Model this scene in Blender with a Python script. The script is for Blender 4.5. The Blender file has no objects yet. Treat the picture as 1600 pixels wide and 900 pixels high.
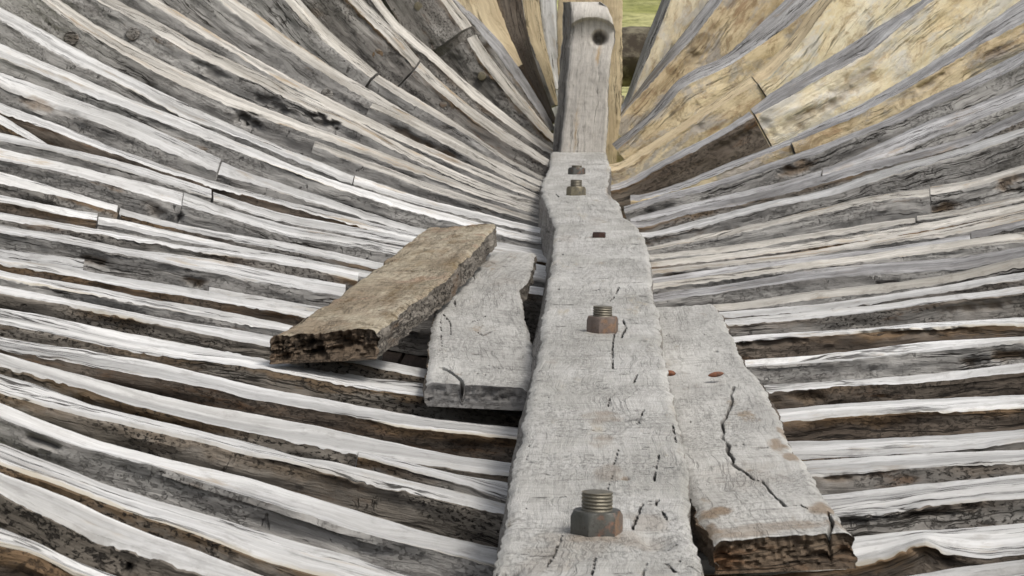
import bpy, bmesh, math, random
from mathutils import Vector, Matrix, noise
R = math.radians
random.seed(7)
scn = bpy.context.scene
col = scn.collection

# ------------------------------------------------------------------ camera
CZ = 1.15                       # camera height over the ground
FPX = 4000.0                    # focal length in pixels of the 1600 px wide photograph
PITCH = math.atan(408/4000); YAW = math.atan(105/4000)
cam_d = bpy.data.cameras.new('camera'); cam = bpy.data.objects.new('camera', cam_d); col.objects.link(cam)
cam_d.sensor_width = 36; cam_d.lens = 36*FPX/1600; cam_d.clip_start = .05; cam_d.clip_end = 2000
cam.location = (0, 0, CZ)
cam.rotation_euler = (math.pi/2-PITCH, 0, YAW)
cam_d.dof.use_dof = True; cam_d.dof.focus_distance = 4.6; cam_d.dof.aperture_fstop = 40
scn.camera = cam
CR = cam.rotation_euler.to_matrix(); C0 = Vector((0, 0, CZ))

# ------------------------------------------------------------------ sky, sun, exposure
SUN_EL, SUN_AZ = 56, 128        # azimuth measured from +Y (bow) clockwise: from behind the camera and right
w = bpy.data.worlds.new('World'); scn.world = w; w.use_nodes = True
nt = w.node_tree; nt.nodes.clear()
sky = nt.nodes.new('ShaderNodeTexSky'); sky.sky_type = 'NISHITA'; sky.sun_disc = False
sky.sun_elevation = R(SUN_EL); sky.sun_rotation = R(SUN_AZ); sky.dust_density = 6; sky.air_density = 1.2
hs = nt.nodes.new('ShaderNodeHueSaturation'); hs.inputs['Saturation'].default_value = .35
bg = nt.nodes.new('ShaderNodeBackground'); bg.inputs['Strength'].default_value = .12
wo = nt.nodes.new('ShaderNodeOutputWorld')
nt.links.new(sky.outputs[0], hs.inputs['Color']); nt.links.new(hs.outputs[0], bg.inputs[0]); nt.links.new(bg.outputs[0], wo.inputs[0])
sl = bpy.data.lights.new('sun', 'SUN'); sl.energy = 1.5; sl.angle = R(14); sl.color = (1, .94, .85)
so = bpy.data.objects.new('sun', sl); col.objects.link(so)
sd = Vector((math.sin(R(SUN_AZ))*math.cos(R(SUN_EL)), math.cos(R(SUN_AZ))*math.cos(R(SUN_EL)), math.sin(R(SUN_EL))))
so.rotation_euler = sd.to_track_quat('Z', 'Y').to_euler(); so.location = (2, -3, 6)
scn.view_settings.view_transform = 'Standard'; scn.view_settings.look = 'None'
scn.view_settings.exposure = 0.0; scn.view_settings.gamma = 1

# ------------------------------------------------------------------ helpers
def ray(px, py):
    return CR @ Vector((px-800, 450-py, -FPX))
def at_depth(px, py, d, k=0.0):
    """point of the frame plane Y = d + k|X| seen at a spot of the photograph"""
    D = ray(px, py); s = 1 if D.x > 0 else -1
    return C0 + D*(d/(D.y-k*s*D.x))
def on_plane(px, py, p0, n):
    D = ray(px, py); return C0 + D*((p0-C0).dot(n)/D.dot(n))
def on_level(px, py, h):
    return on_plane(px, py, Vector((0, 0, CZ-h)), Vector((0, 0, 1)))
def nz(x, y, z, o=3):
    return noise.fractal(Vector((x, y, z)), .9, 2.1, o)
def tag(o, label=None, cat=None, group=None, kind=None):
    if label: o['label'] = label
    if cat: o['category'] = cat
    if group: o['group'] = group
    if kind: o['kind'] = kind
    return o
def mesh_obj(name, verts, faces, mats, midx=None, uvs=None, parent=None, smooth=True, recalc=True):
    me = bpy.data.meshes.new(name); me.from_pydata([tuple(v) for v in verts], [], faces)
    for m in mats: me.materials.append(m)
    if midx: me.polygons.foreach_set('material_index', midx)
    if uvs:
        uvl = me.uv_layers.new(name='UVMap')
        i = 0
        for f in uvs:
            for c in f: uvl.data[i].uv = c; i += 1
    if recalc:
        bm = bmesh.new(); bm.from_mesh(me); bmesh.ops.recalc_face_normals(bm, faces=bm.faces); bm.to_mesh(me); bm.free()
    if smooth: me.polygons.foreach_set('use_smooth', [True]*len(me.polygons)); 
    o = bpy.data.objects.new(name, me); col.objects.link(o)
    if smooth:
        try: me.set_sharp_from_angle(angle=R(42))
        except Exception: pass
    if parent: o.parent = parent
    return o
def empty(name, loc):
    o = bpy.data.objects.new(name, None); col.objects.link(o); o.location = loc; o.empty_display_size = .05
    bpy.context.view_layer.update()
    return o
def keep(o, parent):
    o.parent = parent; o.matrix_parent_inverse = Matrix.Translation(parent.location).inverted(); return o

# ------------------------------------------------------------------ materials
class NT:
    def __init__(s, name):
        s.m = bpy.data.materials.new(name); s.m.use_nodes = True; s.t = s.m.node_tree
        s.b = s.t.nodes['Principled BSDF']; s.b.inputs['Specular IOR Level'].default_value = .25
    def n(s, t, **k):
        x = s.t.nodes.new(t)
        for a, v in k.items(): setattr(x, a, v)
        return x
    def l(s, a, b): s.t.links.new(a, b)
    def math(s, op, a, b=None, c=None, clamp=False):
        x = s.n('ShaderNodeMath', operation=op); x.use_clamp = clamp
        for i, v in enumerate((a, b, c)):
            if v is None: continue
            if isinstance(v, (int, float)): x.inputs[i].default_value = v
            else: s.l(v, x.inputs[i])
        return x.outputs[0]
    def noise(s, vec, scale, detail=4, rough=.6, dist=0):
        x = s.n('ShaderNodeTexNoise'); x.inputs['Scale'].default_value = scale; x.inputs['Detail'].default_value = detail
        x.inputs['Roughness'].default_value = rough; x.inputs['Distortion'].default_value = dist; s.l(vec, x.inputs['Vector']); return x.outputs['Fac']
    def ramp(s, fac, lo, hi, a=0, b=1):
        x = s.n('ShaderNodeMapRange'); x.interpolation_type = 'SMOOTHSTEP'
        x.inputs['From Min'].default_value = lo; x.inputs['From Max'].default_value = hi
        x.inputs['To Min'].default_value = a; x.inputs['To Max'].default_value = b; s.l(fac, x.inputs['Value']); return x.outputs[0]
    def mix(s, fac, a, b, mode='MIX'):
        x = s.n('ShaderNodeMix', data_type='RGBA', blend_type=mode)
        for i, v in ((0, fac), (6, a), (7, b)):
            if isinstance(v, (int, float)): x.inputs[i].default_value = v
            elif isinstance(v, tuple): x.inputs[i].default_value = (*v, 1)
            else: s.l(v, x.inputs[i])
        return x.outputs[2]
    def scaled(s, vec, sx, sy, sz=1):
        x = s.n('ShaderNodeVectorMath', operation='MULTIPLY'); x.inputs[1].default_value = (sx, sy, sz); s.l(vec, x.inputs[0]); return x.outputs[0]

def wood(name, light, mid, dark, crack=.5, speck=.0, stain=None, stain_amt=.4, edge=None, edge_w=.02, saw=0, bump=1.0, rough=.8,
         cross=False, patch=None, patch_amt=0.0, crackc=(.03, .026, .022), tone=.25, grain=.5, split=False, iso=False):
    """weathered timber. UV u runs along the grain in metres, v across it; v<0 runs down the side face"""
    s = NT(name)
    uv = s.n('ShaderNodeUVMap').outputs[0]; oi = s.n('ShaderNodeObjectInfo').outputs['Random']
    cmb = s.n('ShaderNodeCombineXYZ'); s.l(s.math('MULTIPLY', oi, 37.0), cmb.inputs[0]); s.l(s.math('MULTIPLY', oi, 91.0), cmb.inputs[2])
    ad = s.n('ShaderNodeVectorMath', operation='ADD'); s.l(uv, ad.inputs[0]); s.l(cmb.outputs[0], ad.inputs[1]); v = ad.outputs[0]
    sep = s.n('ShaderNodeSeparateXYZ'); s.l(uv, sep.inputs[0])
    # warp so the grain wanders
    wn = s.n('ShaderNodeTexNoise'); wn.inputs['Scale'].default_value = 6; wn.inputs['Detail'].default_value = 3; s.l(v, wn.inputs['Vector'])
    wv = s.n('ShaderNodeVectorMath', operation='MULTIPLY_ADD'); s.l(wn.outputs['Color'], wv.inputs[0]); wv.inputs[1].default_value = (.03, .03, .0); s.l(v, wv.inputs[2]); vw = wv.outputs[0]
    g1 = s.noise(s.scaled(vw, 5, 130), 1, 6, .7)
    g2 = s.noise(s.scaled(vw, 16, 420), 1, 4, .7)
    big = s.noise(s.scaled(v, 3.2, 7), 1, 5, .62)
    mott = s.noise(s.scaled(v, 26, 48), 1, 6, .72)
    c = s.mix(s.ramp(big, .34, .66), mid, light)
    c = s.mix(s.math('MULTIPLY', s.ramp(g1, .42, .70), grain), c, dark)
    c = s.mix(s.math('MULTIPLY', s.ramp(g2, .5, .72), grain*.6), c, dark)
    c = s.mix(s.math('MULTIPLY', s.ramp(mott, .50, .68), .45), c, dark)
    if iso:
        i1 = s.noise(s.scaled(v, 11, 15), 1, 8, .75, .6); c = s.mix(s.ramp(i1, .50, .62, 0, .7), c, dark); c = s.mix(s.ramp(i1, .36, .46, .6, 0), c, light)
    if patch:
        pn = s.noise(s.scaled(v, 5, 9), 1, 6, .7, .5)
        c = s.mix(s.ramp(pn, .60-.2*patch_amt, .68-.1*patch_amt, 0, .85), c, patch)
    if stain:
        sn = s.noise(s.scaled(v, 4, 16), 1, 6, .7)
        c = s.mix(s.ramp(sn, .62-.2*stain_amt, .74-.12*stain_amt, 0, .8), c, stain)
    if edge:
        en = s.noise(s.scaled(v, 14, 30), 1, 5, .7)
        ev = s.math('SUBTRACT', 1.0, s.math('ABSOLUTE', s.math('DIVIDE', sep.outputs[1], edge_w)), clamp=True)
        ef = s.ramp(s.math('ADD', ev, s.math('MULTIPLY', s.math('SUBTRACT', en, .5), 2.2)), .25, .85, 0, .85)
        c = s.mix(s.math('MULTIPLY', ef, s.ramp(s.noise(s.scaled(v, 2.2, 2), 1, 2), .42, .6)), c, edge)
    hgt = s.math('ADD', s.math('MULTIPLY', g1, .55), s.math('MULTIPLY', mott, .5))
    # drying cracks: thin valleys along the grain, kept to some zones
    cn = s.noise(s.scaled(vw, 1.7, 34), 1, 5, .62, .3)
    rid = s.math('ABSOLUTE', s.math('SUBTRACT', cn, .5))
    zone = s.ramp(s.noise(s.scaled(v, 2.6, 9), 1, 3), .47, .60)
    if split: zone = s.ramp(s.noise(s.scaled(v, 1.3, 7), 1, 3), .46, .56)
    ck = s.math('MULTIPLY', s.ramp(rid, .004 if split else .004, .017 if split else .016, 1, 0), zone)
    ck = s.math('MULTIPLY', ck, crack, clamp=True)
    if cross:
        cx = s.noise(s.scaled(vw, 45, 16), 1, 5, .6, .4)
        rx = s.math('ABSOLUTE', s.math('SUBTRACT', cx, .5))
        zx = s.ramp(s.noise(s.scaled(v, 24, 24), 1, 3), .60, .68)
        ck = s.math('MAXIMUM', ck, s.math('MULTIPLY', s.math('MULTIPLY', s.ramp(rx, .006, .03, 1, 0), zx), .6))
    if speck:
        sp = s.noise(s.scaled(v, 110, 190), 1, 5, .78)
        sz = s.noise(s.scaled(v, 5, 10), 1, 4, .6)
        spf = s.math('MULTIPLY', s.ramp(sp, .53, .59), s.ramp(sz, .42, .56)); spf = s.math('MULTIPLY', spf, speck)
        ck = s.math('MAXIMUM', ck, spf)
    mk = s.n('ShaderNodeAttribute', attribute_name='mark').outputs['Fac']
    st = s.n('ShaderNodeAttribute', attribute_name='stain').outputs['Fac']
    c = s.mix(st, c, (.25, .185, .125))
    ck = s.math('MAXIMUM', ck, mk)
    c = s.mix(ck, c, crackc)
    if saw:
        sn = s.noise(s.scaled(vw, 170, 7), 1, 4, .7)
        c = s.mix(s.math('MULTIPLY', s.ramp(sn, .5, .7), saw), c, dark)
        hgt = s.math('ADD', hgt, s.math('MULTIPLY', sn, .5*saw))
    # each timber has its own tone
    tn = s.math('ADD', 1-tone*.6, s.math('MULTIPLY', oi, tone))
    if split:
        bd = s.noise(s.scaled(vw, 1.1, 26), 1, 3, .5); tn = s.math('MULTIPLY', tn, s.ramp(bd, .36, .64, .74, 1.10))
    tv = s.n('ShaderNodeVectorMath', operation='SCALE'); s.l(c, tv.inputs[0]); s.l(tn, tv.inputs['Scale'])
    s.l(tv.outputs[0], s.b.inputs['Base Color'])
    s.b.inputs['Roughness'].default_value = rough
    bp = s.n('ShaderNodeBump'); bp.inputs['Strength'].default_value = .7*bump; bp.inputs['Distance'].default_value = .006
    s.l(s.math('SUBTRACT', hgt, s.math('MULTIPLY', ck, 1.2)), bp.inputs['Height']); s.l(bp.outputs[0], s.b.inputs['Normal'])
    return s.m

M = {}
M['face']   = wood('bleached_wood', (.73, .735, .735), (.59, .59, .58), (.28, .27, .26), crack=.9, stain=(.42, .34, .24), stain_amt=.22, bump=1.0, grain=.42, split=True, tone=.26,
                   edge=(.50, .46, .38), edge_w=.008)
M['face_g'] = wood('grey_shaded_wood', (.56, .56, .57), (.29, .285, .285), (.11, .105, .10), crack=.95, stain=(.34, .28, .22), stain_amt=.3, grain=.65, split=True, tone=.25)  # weathered grey that also carries the shade on the upper right faces
M['face_m'] = wood('driftwood_tan_grey', (.62, .60, .56), (.46, .44, .40), (.22, .20, .17), crack=.9, stain=(.36, .27, .17), stain_amt=.4, bump=1.0, grain=.5, split=True, tone=.25)
M['end2'] = wood('brown_rotten_end', (.20, .15, .105), (.11, .082, .058), (.045, .035, .028), crack=.8, speck=.4, stain=(.20, .10, .045), stain_amt=.5, bump=1.6, tone=0)
M['face_t'] = wood('tan_sunwarm_wood', (.80, .68, .46), (.64, .52, .34), (.34, .25, .15), crack=.8, grain=.4)  # weathered tan with the warm sun on the bow tops mixed in
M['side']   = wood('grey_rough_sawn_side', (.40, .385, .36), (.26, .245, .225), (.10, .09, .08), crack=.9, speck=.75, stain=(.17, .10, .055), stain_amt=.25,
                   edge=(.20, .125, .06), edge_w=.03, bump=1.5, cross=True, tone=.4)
M['side_m'] = wood('umber_shaded_side', (.30, .275, .24), (.175, .155, .13), (.06, .052, .044), crack=.9, speck=.95, stain=(.13, .08, .045), stain_amt=.35,  # darkened so the crevice shade between the lower ribs is in the colour
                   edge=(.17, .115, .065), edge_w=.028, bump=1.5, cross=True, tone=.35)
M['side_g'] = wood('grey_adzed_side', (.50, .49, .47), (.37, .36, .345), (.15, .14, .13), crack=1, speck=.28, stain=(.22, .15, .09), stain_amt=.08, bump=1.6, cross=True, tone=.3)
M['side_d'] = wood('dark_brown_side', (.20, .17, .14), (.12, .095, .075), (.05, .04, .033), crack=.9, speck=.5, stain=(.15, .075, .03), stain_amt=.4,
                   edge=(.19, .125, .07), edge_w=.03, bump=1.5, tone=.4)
M['side_y'] = wood('ochre_sunlit_lichen_side', (.82, .70, .48), (.57, .45, .28), (.30, .21, .12), crack=.35, speck=.10, stain=(.33, .21, .12), stain_amt=.5,  # ochre puts the warm sun glow into the colour, along with lichen
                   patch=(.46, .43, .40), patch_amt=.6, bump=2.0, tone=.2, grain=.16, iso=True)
M['side_c'] = wood('cream_sunlit_side', (.93, .86, .68), (.80, .68, .45), (.48, .35, .20), crack=.35, speck=.08, stain=(.42, .32, .20), stain_amt=.35,  # cream puts the bright sun on the upper right sides into the colour
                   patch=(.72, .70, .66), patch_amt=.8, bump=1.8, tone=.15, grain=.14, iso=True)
M['end']    = wood('dark_end_grain', (.10, .085, .07), (.05, .042, .035), (.02, .017, .014), crack=1, speck=.6, bump=2)
M['keel']   = wood('keelson_grey_oak', (.57, .565, .545), (.42, .415, .39), (.24, .23, .215), crack=.2, speck=.12, stain=(.42, .37, .28), stain_amt=.18, saw=.6, bump=1.5, tone=0, grain=.34, cross=True)
M['keel_s'] = wood('keelson_side_oak', (.42, .40, .37), (.30, .28, .26), (.13, .12, .11), crack=.8, speck=.4, bump=1.5, tone=0)
M['stem']   = wood('stem_pale_oak', (.66, .63, .58), (.54, .515, .48), (.30, .28, .26), crack=.5, speck=.1, stain=(.50, .36, .2), stain_amt=.2, saw=.2, bump=1, tone=0)
M['plank']  = wood('plank_silver_grey', (.56, .555, .53), (.43, .425, .405), (.21, .20, .185), crack=.3, speck=.25, saw=.6, bump=1.1, grain=.3, stain=(.3, .24, .17), stain_amt=.12, tone=.1)
M['brown']  = wood('plank_golden_brown', (.56, .50, .39), (.36, .31, .225), (.13, .10, .06), crack=.35, speck=.3, saw=.9, bump=1.5, grain=.35, cross=True,
                   patch=(.40, .29, .21), patch_amt=.3, stain=(.19, .13, .06), stain_amt=.6, tone=0)
M['strake'] = wood('outer_plank_shaded_wood', (.10, .075, .06), (.06, .045, .036), (.03, .024, .02), crack=.8, speck=.3, tone=.4)  # near-black, so the darkness of the gaps is in the wood colour

M['slate'] = wood('smooth_sawn_end', (.27, .265, .26), (.20, .195, .19), (.08, .075, .07), crack=.5, speck=.4, bump=1, tone=0)
def metal(name, base, rust, amt, rough=.5, met=.6, turq=None):
    s = NT(name); tc = s.n('ShaderNodeTexCoord').outputs['Object']
    n1 = s.noise(tc, 38, 5, .7); n2 = s.noise(tc, 260, 4, .7)
    c = s.mix(s.ramp(n1, .62-.25*amt, .70-.15*amt), base, rust)
    c = s.mix(s.ramp(n2, .48, .72, 0, .5), c, (.06, .05, .045))
    s.l(c, s.b.inputs['Base Color']); s.b.inputs['Roughness'].default_value = rough; s.b.inputs['Metallic'].default_value = met
    bp = s.n('ShaderNodeBump'); bp.inputs['Strength'].default_value = .5; bp.inputs['Distance'].default_value = .001
    s.l(n2, bp.inputs['Height']); s.l(bp.outputs[0], s.b.inputs['Normal']); return s.m
M['steel'] = metal('dull_grey_iron', (.13, .13, .12), (.26, .15, .11), .35)
M['rust']  = metal('pink_brown_iron', (.20, .16, .14), (.28, .18, .12), .5, .6, .4)
M['slot_dark'] = metal('dark_slot_brown', (.05, .032, .028), (.08, .045, .035), .5, .7, .2)
M['brass'] = metal('yellowed_iron', (.24, .215, .15), (.16, .15, .13), .4, .5, .5)
M['copper'] = metal('copper_nail', (.24, .10, .055), (.12, .06, .04), .5, .6, .2)
M['tread'] = metal('bronze_thread', (.20, .185, .15), (.28, .21, .11), .35, .5, .6)

# ------------------------------------------------------------------ poly tools
def resample(P, step):
    P = [Vector((a, b, 0)) for a, b in P]
    L = [0]
    for a, b in zip(P, P[1:]): L.append(L[-1]+(b-a).length)
    n = max(8, int(L[-1]/step)); out = []; j = 0
    for i in range(n+1):
        s = L[-1]*i/n
        while j < len(L)-2 and s > L[j+1]: j += 1
        f = (s-L[j])/max(1e-6, L[j+1]-L[j]); out.append(P[j].lerp(P[j+1], f))
    return out
def smooth(P, it):
    for _ in range(it):
        P = [P[0]]+[(P[i-1]+P[i]*2+P[i+1])/4 for i in range(1, len(P)-1)]+[P[-1]]
    return P
def extend(P, side, ya):
    """P runs from the outer end to the keel; stretch both ends past what the photograph shows"""
    P = list(P)
    (x0, y0), (x1, y1) = P[0], P[1]
    sx = -1 if side < 0 else 1
    L = math.hypot(x1-x0, y1-y0); ux, uy = (x0-x1)/L, (y0-y1)/L
    lim = -260 if side < 0 else 1860
    if (x0 < 3 and side < 0) or (x0 > 1597 and side > 0) or y0 < 3:
        tx = abs((lim-x0)/ux) if abs(ux) > 1e-3 else 1e9
        ty = (y0+220)/-uy if uy < -1e-3 else 1e9
        t = min(tx, ty); P.insert(0, (x0+ux*t, y0+uy*t*1.03))
    return P

# attach height on the keel in the photograph -> distance along the boat
DT = [(120, 11.3), (170, 11.0), (205, 10.7), (235, 10.35), (252, 10.0), (275, 9.4), (300, 8.75), (330, 8.1), (360, 7.45), (400, 6.75), (450, 6.05)]
def depth_of(ya):
    if ya >= 450: return 4000*.618/(ya-42)
    if ya <= DT[0][0]: return DT[0][1]
    for (a, da), (b, db) in zip(DT, DT[1:]):
        if a <= ya <= b: return da+(db-da)*(ya-a)/(b-a)

LEFT = [  # near to far: attach y, upper edge, lower edge of the inner face, options
 dict(ya=1280, s='side_m', U=[(0, 905), (190, 985)], L=[(0, 935), (190, 1015)]),
 dict(ya=1135, U=[(0, 820), (50, 840), (100, 865), (150, 886), (190, 900), (420, 983)], L=[(0, 848), (50, 858), (100, 883), (150, 905), (420, 1005)], s='side_d', brown=1,
      note='orange brown edge in the bottom left corner'),
 dict(ya=1040, s='side_m', U=[(0, 735), (67, 761), (157, 800), (233, 833), (300, 855), (420, 900), (640, 968)], L=[(0, 765), (67, 797), (157, 840), (233, 863), (300, 887), (420, 925), (640, 988)], block=(165, .02)),
 dict(ya=955, s='side_m', U=[(0, 690), (83, 723), (167, 757), (267, 787), (333, 803), (400, 822), (467, 843), (550, 863), (607, 886), (667, 902)],
      L=[(0, 723), (83, 750), (167, 783), (267, 817), (333, 840), (400, 866), (483, 890), (560, 908), (667, 928)]),
 dict(ya=876, U=[(0, 629), (83, 663), (167, 692), (267, 718), (333, 732), (400, 748), (483, 773), (567, 800), (667, 830), (777, 854)],
      L=[(0, 645), (60, 668), (120, 690), (167, 701), (233, 717), (300, 742), (400, 772), (467, 793), (567, 826), (667, 850), (770, 879)], s='side_g'),
 dict(ya=803, s='side_m', U=[(0, 583), (60, 600), (150, 634), (267, 663), (367, 686), (400, 694), (467, 713), (533, 723), (633, 747), (717, 770), (790, 787)],
      L=[(0, 608), (100, 637), (167, 655), (267, 677), (367, 702), (400, 711), (467, 722), (567, 749), (667, 768), (783, 799)]),
 dict(ya=768, U=[(560, 704), (620, 714), (700, 737), (790, 753)], L=[(560, 709), (633, 728), (733, 755), (790, 778)], note='dark split running beside it'),
 dict(ya=738, s='side_m', U=[(0, 551), (60, 568), (127, 585), (177, 598), (233, 613), (333, 636), (400, 648), (500, 665), (600, 688), (700, 709), (800, 722)],
      L=[(0, 567), (67, 583), (127, 600), (200, 626), (300, 650), (400, 672), (483, 690), (550, 704), (633, 718), (733, 733), (800, 738)]),
 dict(ya=675, U=[(0, 525), (100, 540), (233, 562), (400, 602), (533, 627), (667, 652), (817, 666)], L=[(0, 540), (133, 565), (267, 588), (400, 620), (533, 643), (633, 663), (733, 675), (813, 683)], s='side_d'),
 dict(ya=640, s='side_m', U=[(0, 480), (67, 490), (167, 513), (283, 533), (367, 547), (450, 562), (500, 573), (600, 590), (667, 600)],
      L=[(0, 500), (100, 520), (167, 537), (300, 558), (383, 567), (450, 579), (557, 600), (667, 616)]),
 dict(ya=610, s='side_m', U=[(0, 446), (133, 473), (300, 504), (417, 523), (573, 559), (667, 577)], L=[(0, 456), (100, 474), (200, 492), (300, 514), (417, 537), (573, 567), (667, 586)]),
 dict(ya=580, stop=1, U=[(0, 422), (83, 437), (167, 450), (283, 473), (367, 489), (450, 506), (600, 538)], L=[(0, 431), (83, 447), (167, 461), (283, 483), (450, 515), (600, 546)], s='side_g'),
 dict(ya=552, stop=1, U=[(0, 400), (100, 415), (200, 435), (300, 450), (400, 470), (450, 480), (560, 502)], L=[(0, 409), (100, 426), (200, 445), (300, 459), (400, 477), (450, 487), (560, 509)], s='side_d', brown=1),
 dict(ya=533, stop=1, U=[(0, 390), (60, 397), (127, 406), (330, 445), (450, 466), (560, 485)], L=[(0, 395), (60, 405), (127, 418), (330, 452), (450, 474), (560, 493)], cuts=[(127, 330)], s='side_g'),
 dict(ya=507, stop=1, U=[(0, 350), (100, 367), (200, 388), (253, 394), (333, 403), (450, 426), (540, 443)], L=[(0, 361), (100, 377), (200, 395), (300, 416), (450, 445), (540, 460)], s='side_g', note='broad grey side with an orange stain'),
 dict(ya=484, stop=1, U=[(0, 330), (117, 350), (200, 365), (283, 384), (450, 403), (560, 427)], L=[(0, 337), (133, 360), (233, 377), (317, 391), (450, 411), (560, 436)]),
 dict(ya=466, stop=1, U=[(0, 305), (100, 325), (187, 339), (267, 356), (350, 374), (450, 394), (590, 420)], L=[(0, 312), (100, 333), (152, 341), (187, 347), (267, 363), (450, 401), (590, 427)], cuts=[(151, 154)], s='side_d', s2='side_g', brown=1),
 dict(ya=448, U=[(0, 267), (60, 284), (117, 300), (187, 322), (267, 343), (450, 376), (600, 408)], L=[(0, 282), (90, 302), (187, 328), (267, 350), (450, 385), (600, 416)], cuts=[(187, 189)]),
 dict(ya=430, U=[(0, 230), (83, 250), (167, 270), (283, 297), (350, 325), (450, 354), (640, 389)], L=[(0, 245), (133, 273), (200, 292), (293, 320), (350, 336), (450, 367), (640, 398)], cuts=[(283, 288)], s='side_g', note='splintered butt joint'),
 dict(ya=414, U=[(0, 205), (83, 226), (133, 236), (233, 263), (317, 290), (400, 318), (450, 332), (640, 369)], L=[(0, 217), (117, 241), (200, 266), (300, 298), (400, 329), (450, 343), (640, 378)], s='side_g', cuts=[(330, 333)]),
 dict(ya=406, U=[(0, 177), (33, 196), (58, 212), (80, 226)], L=[(0, 190), (33, 208), (58, 221), (82, 229)], s='side_d', stop=1, brown=1, note='short curled brown offcut at the left border'),
 dict(ya=399, U=[(0, 160), (100, 197), (167, 226), (267, 263), (333, 283), (400, 301), (500, 327), (640, 362)], L=[(0, 171), (100, 208), (167, 236), (253, 266), (367, 298), (450, 321), (640, 371)], s='side_d'),
 dict(ya=389, U=[(0, 112), (100, 146), (200, 180), (267, 210), (345, 245), (400, 268), (450, 286), (560, 322), (663, 353)],
      L=[(0, 131), (67, 160), (140, 184), (200, 207), (267, 235), (335, 264), (400, 280), (450, 297), (560, 330), (663, 361)], s='side_g', cuts=[(339, 344)], brown=1, note='split brown end at an open butt joint'),
 dict(ya=374, U=[(0, 65), (100, 109), (200, 150), (300, 190), (400, 233), (450, 255), (567, 295), (733, 343)], L=[(0, 89), (100, 129), (200, 166), (333, 218), (400, 245), (450, 266), (550, 299), (733, 351)], s='side_g'),
 dict(ya=359, U=[(0, 8), (50, 35), (150, 92), (233, 133), (333, 180), (400, 211), (470, 240), (550, 273), (667, 312), (800, 347)],
      L=[(0, 29), (100, 88), (200, 135), (300, 185), (400, 222), (470, 251), (547, 285), (667, 322), (800, 354)], s='side_g', cuts=[(551, 555)], note='two round treenail ends'),
 dict(f='face_m', ya=346, U=[(493, 219), (567, 247), (667, 285), (750, 312), (830, 338)], L=[(490, 228), (567, 256), (667, 293), (750, 319), (830, 343)], s='side_g', note='stubby squared end'),
 dict(f='face_m', ya=334, U=[(97, 0), (150, 36), (233, 83), (333, 131), (400, 161), (483, 193), (567, 225), (650, 257), (733, 290), (800, 313)],
      L=[(67, 0), (117, 40), (200, 87), (300, 139), (400, 177), (480, 205), (567, 237), (667, 275), (733, 299), (800, 320)], s='side_g'),
 dict(f='face_m', ya=321, U=[(187, 0), (267, 43), (333, 80), (400, 110), (467, 143), (533, 174), (607, 215), (700, 262), (783, 297)],
      L=[(157, 0), (233, 43), (300, 83), (400, 126), (450, 151), (510, 182), (607, 227), (700, 272), (783, 305)], s='side_g', note='hollow knot in its side'),
 dict(f='face_m', ya=312, U=[(250, 0), (317, 43), (380, 80), (450, 119), (540, 166), (640, 215), (750, 265)], L=[(233, 0), (300, 41), (367, 82), (450, 129), (540, 176), (640, 224), (750, 273)], s='side_g'),
 dict(f='face_m', ya=301, U=[(584, 158), (633, 179), (683, 205), (733, 232), (833, 290)], L=[(578, 166), (633, 190), (683, 216), (733, 243), (820, 291)], s='side_g', brown=1, note='rusty brown stain along its side'),
 dict(f='face_m', ya=291, U=[(370, 0), (400, 18), (450, 58), (490, 84), (550, 122), (633, 173), (700, 210), (780, 252), (850, 286)],
      L=[(343, 0), (400, 43), (450, 74), (533, 129), (580, 156), (633, 181), (700, 218), (780, 260), (850, 291)], s='side_g', note='long bleached edge'),
 dict(f='face_m', ya=278, U=[(470, 0), (517, 50), (587, 111), (667, 160), (733, 199), (800, 245), (850, 272)], L=[(447, 0), (500, 57), (580, 120), (667, 169), (733, 208), (800, 252), (850, 278)], s='side_g', cuts=[(581, 585)]),
 dict(f='face_m', ya=256, U=[(570, 0), (617, 44), (655, 92), (700, 133), (767, 185), (850, 240)], L=[(547, 0), (600, 53), (647, 102), (683, 134), (733, 177), (783, 214), (850, 249)], s='side', cuts=[(647, 652)]),
 dict(f='face_m', ya=236, U=[(555, -60), (617, 30), (667, 70), (733, 130), (800, 184), (860, 230)], L=[(547, -50), (613, 42), (667, 85), (733, 147), (800, 198), (857, 238)], s='side'),
 dict(f='face_m', ya=215, U=[(692, -30), (708, 0), (735, 33), (770, 90), (820, 150), (862, 205)], L=[(672, -30), (690, 0), (720, 42), (758, 98), (808, 160), (858, 212)], s='side', cuts=[(722, 733)], side_dep=.20, sm=5, note='large dark slab side and a projecting bolt'),
 dict(ya=199, U=[(700, -30), (716, 0), (755, 36), (785, 67), (819, 117), (850, 167), (869, 204)], L=[(690, -30), (708, 0), (746, 40), (773, 75), (806, 120), (842, 172), (862, 204)], s='side', f='face_g', side_dep=.3, sm=5, note='rust patched slab side'),
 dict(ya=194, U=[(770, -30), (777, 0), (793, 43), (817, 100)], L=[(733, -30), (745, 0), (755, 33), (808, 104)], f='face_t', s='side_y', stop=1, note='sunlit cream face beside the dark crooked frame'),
 dict(ya=188, U=[(812, -30), (815, 0), (823, 40), (834, 87), (850, 132), (871, 190)], L=[(774, -30), (778, 0), (787, 43), (811, 98), (835, 142), (864, 192)], f='side_d', s='side_d', sm=5, note='crooked dark brown face'),  # shade on this inner face is put in through the dark brown material
 dict(ya=165, U=[(842, -30), (843, 0), (848, 47), (867, 120), (873, 165)], L=[(815, -30), (817, 0), (827, 57), (848, 106), (868, 165)], f='face_t', s='side_g', note='cream face left of the stem'),
 dict(ya=140, U=[(869, -30), (869, 0), (871, 60), (875, 140)], L=[(843, -30), (845, 0), (851, 60), (870, 140)], f='face', s='side_g', note='cracked white face against the stem'),
]
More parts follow.
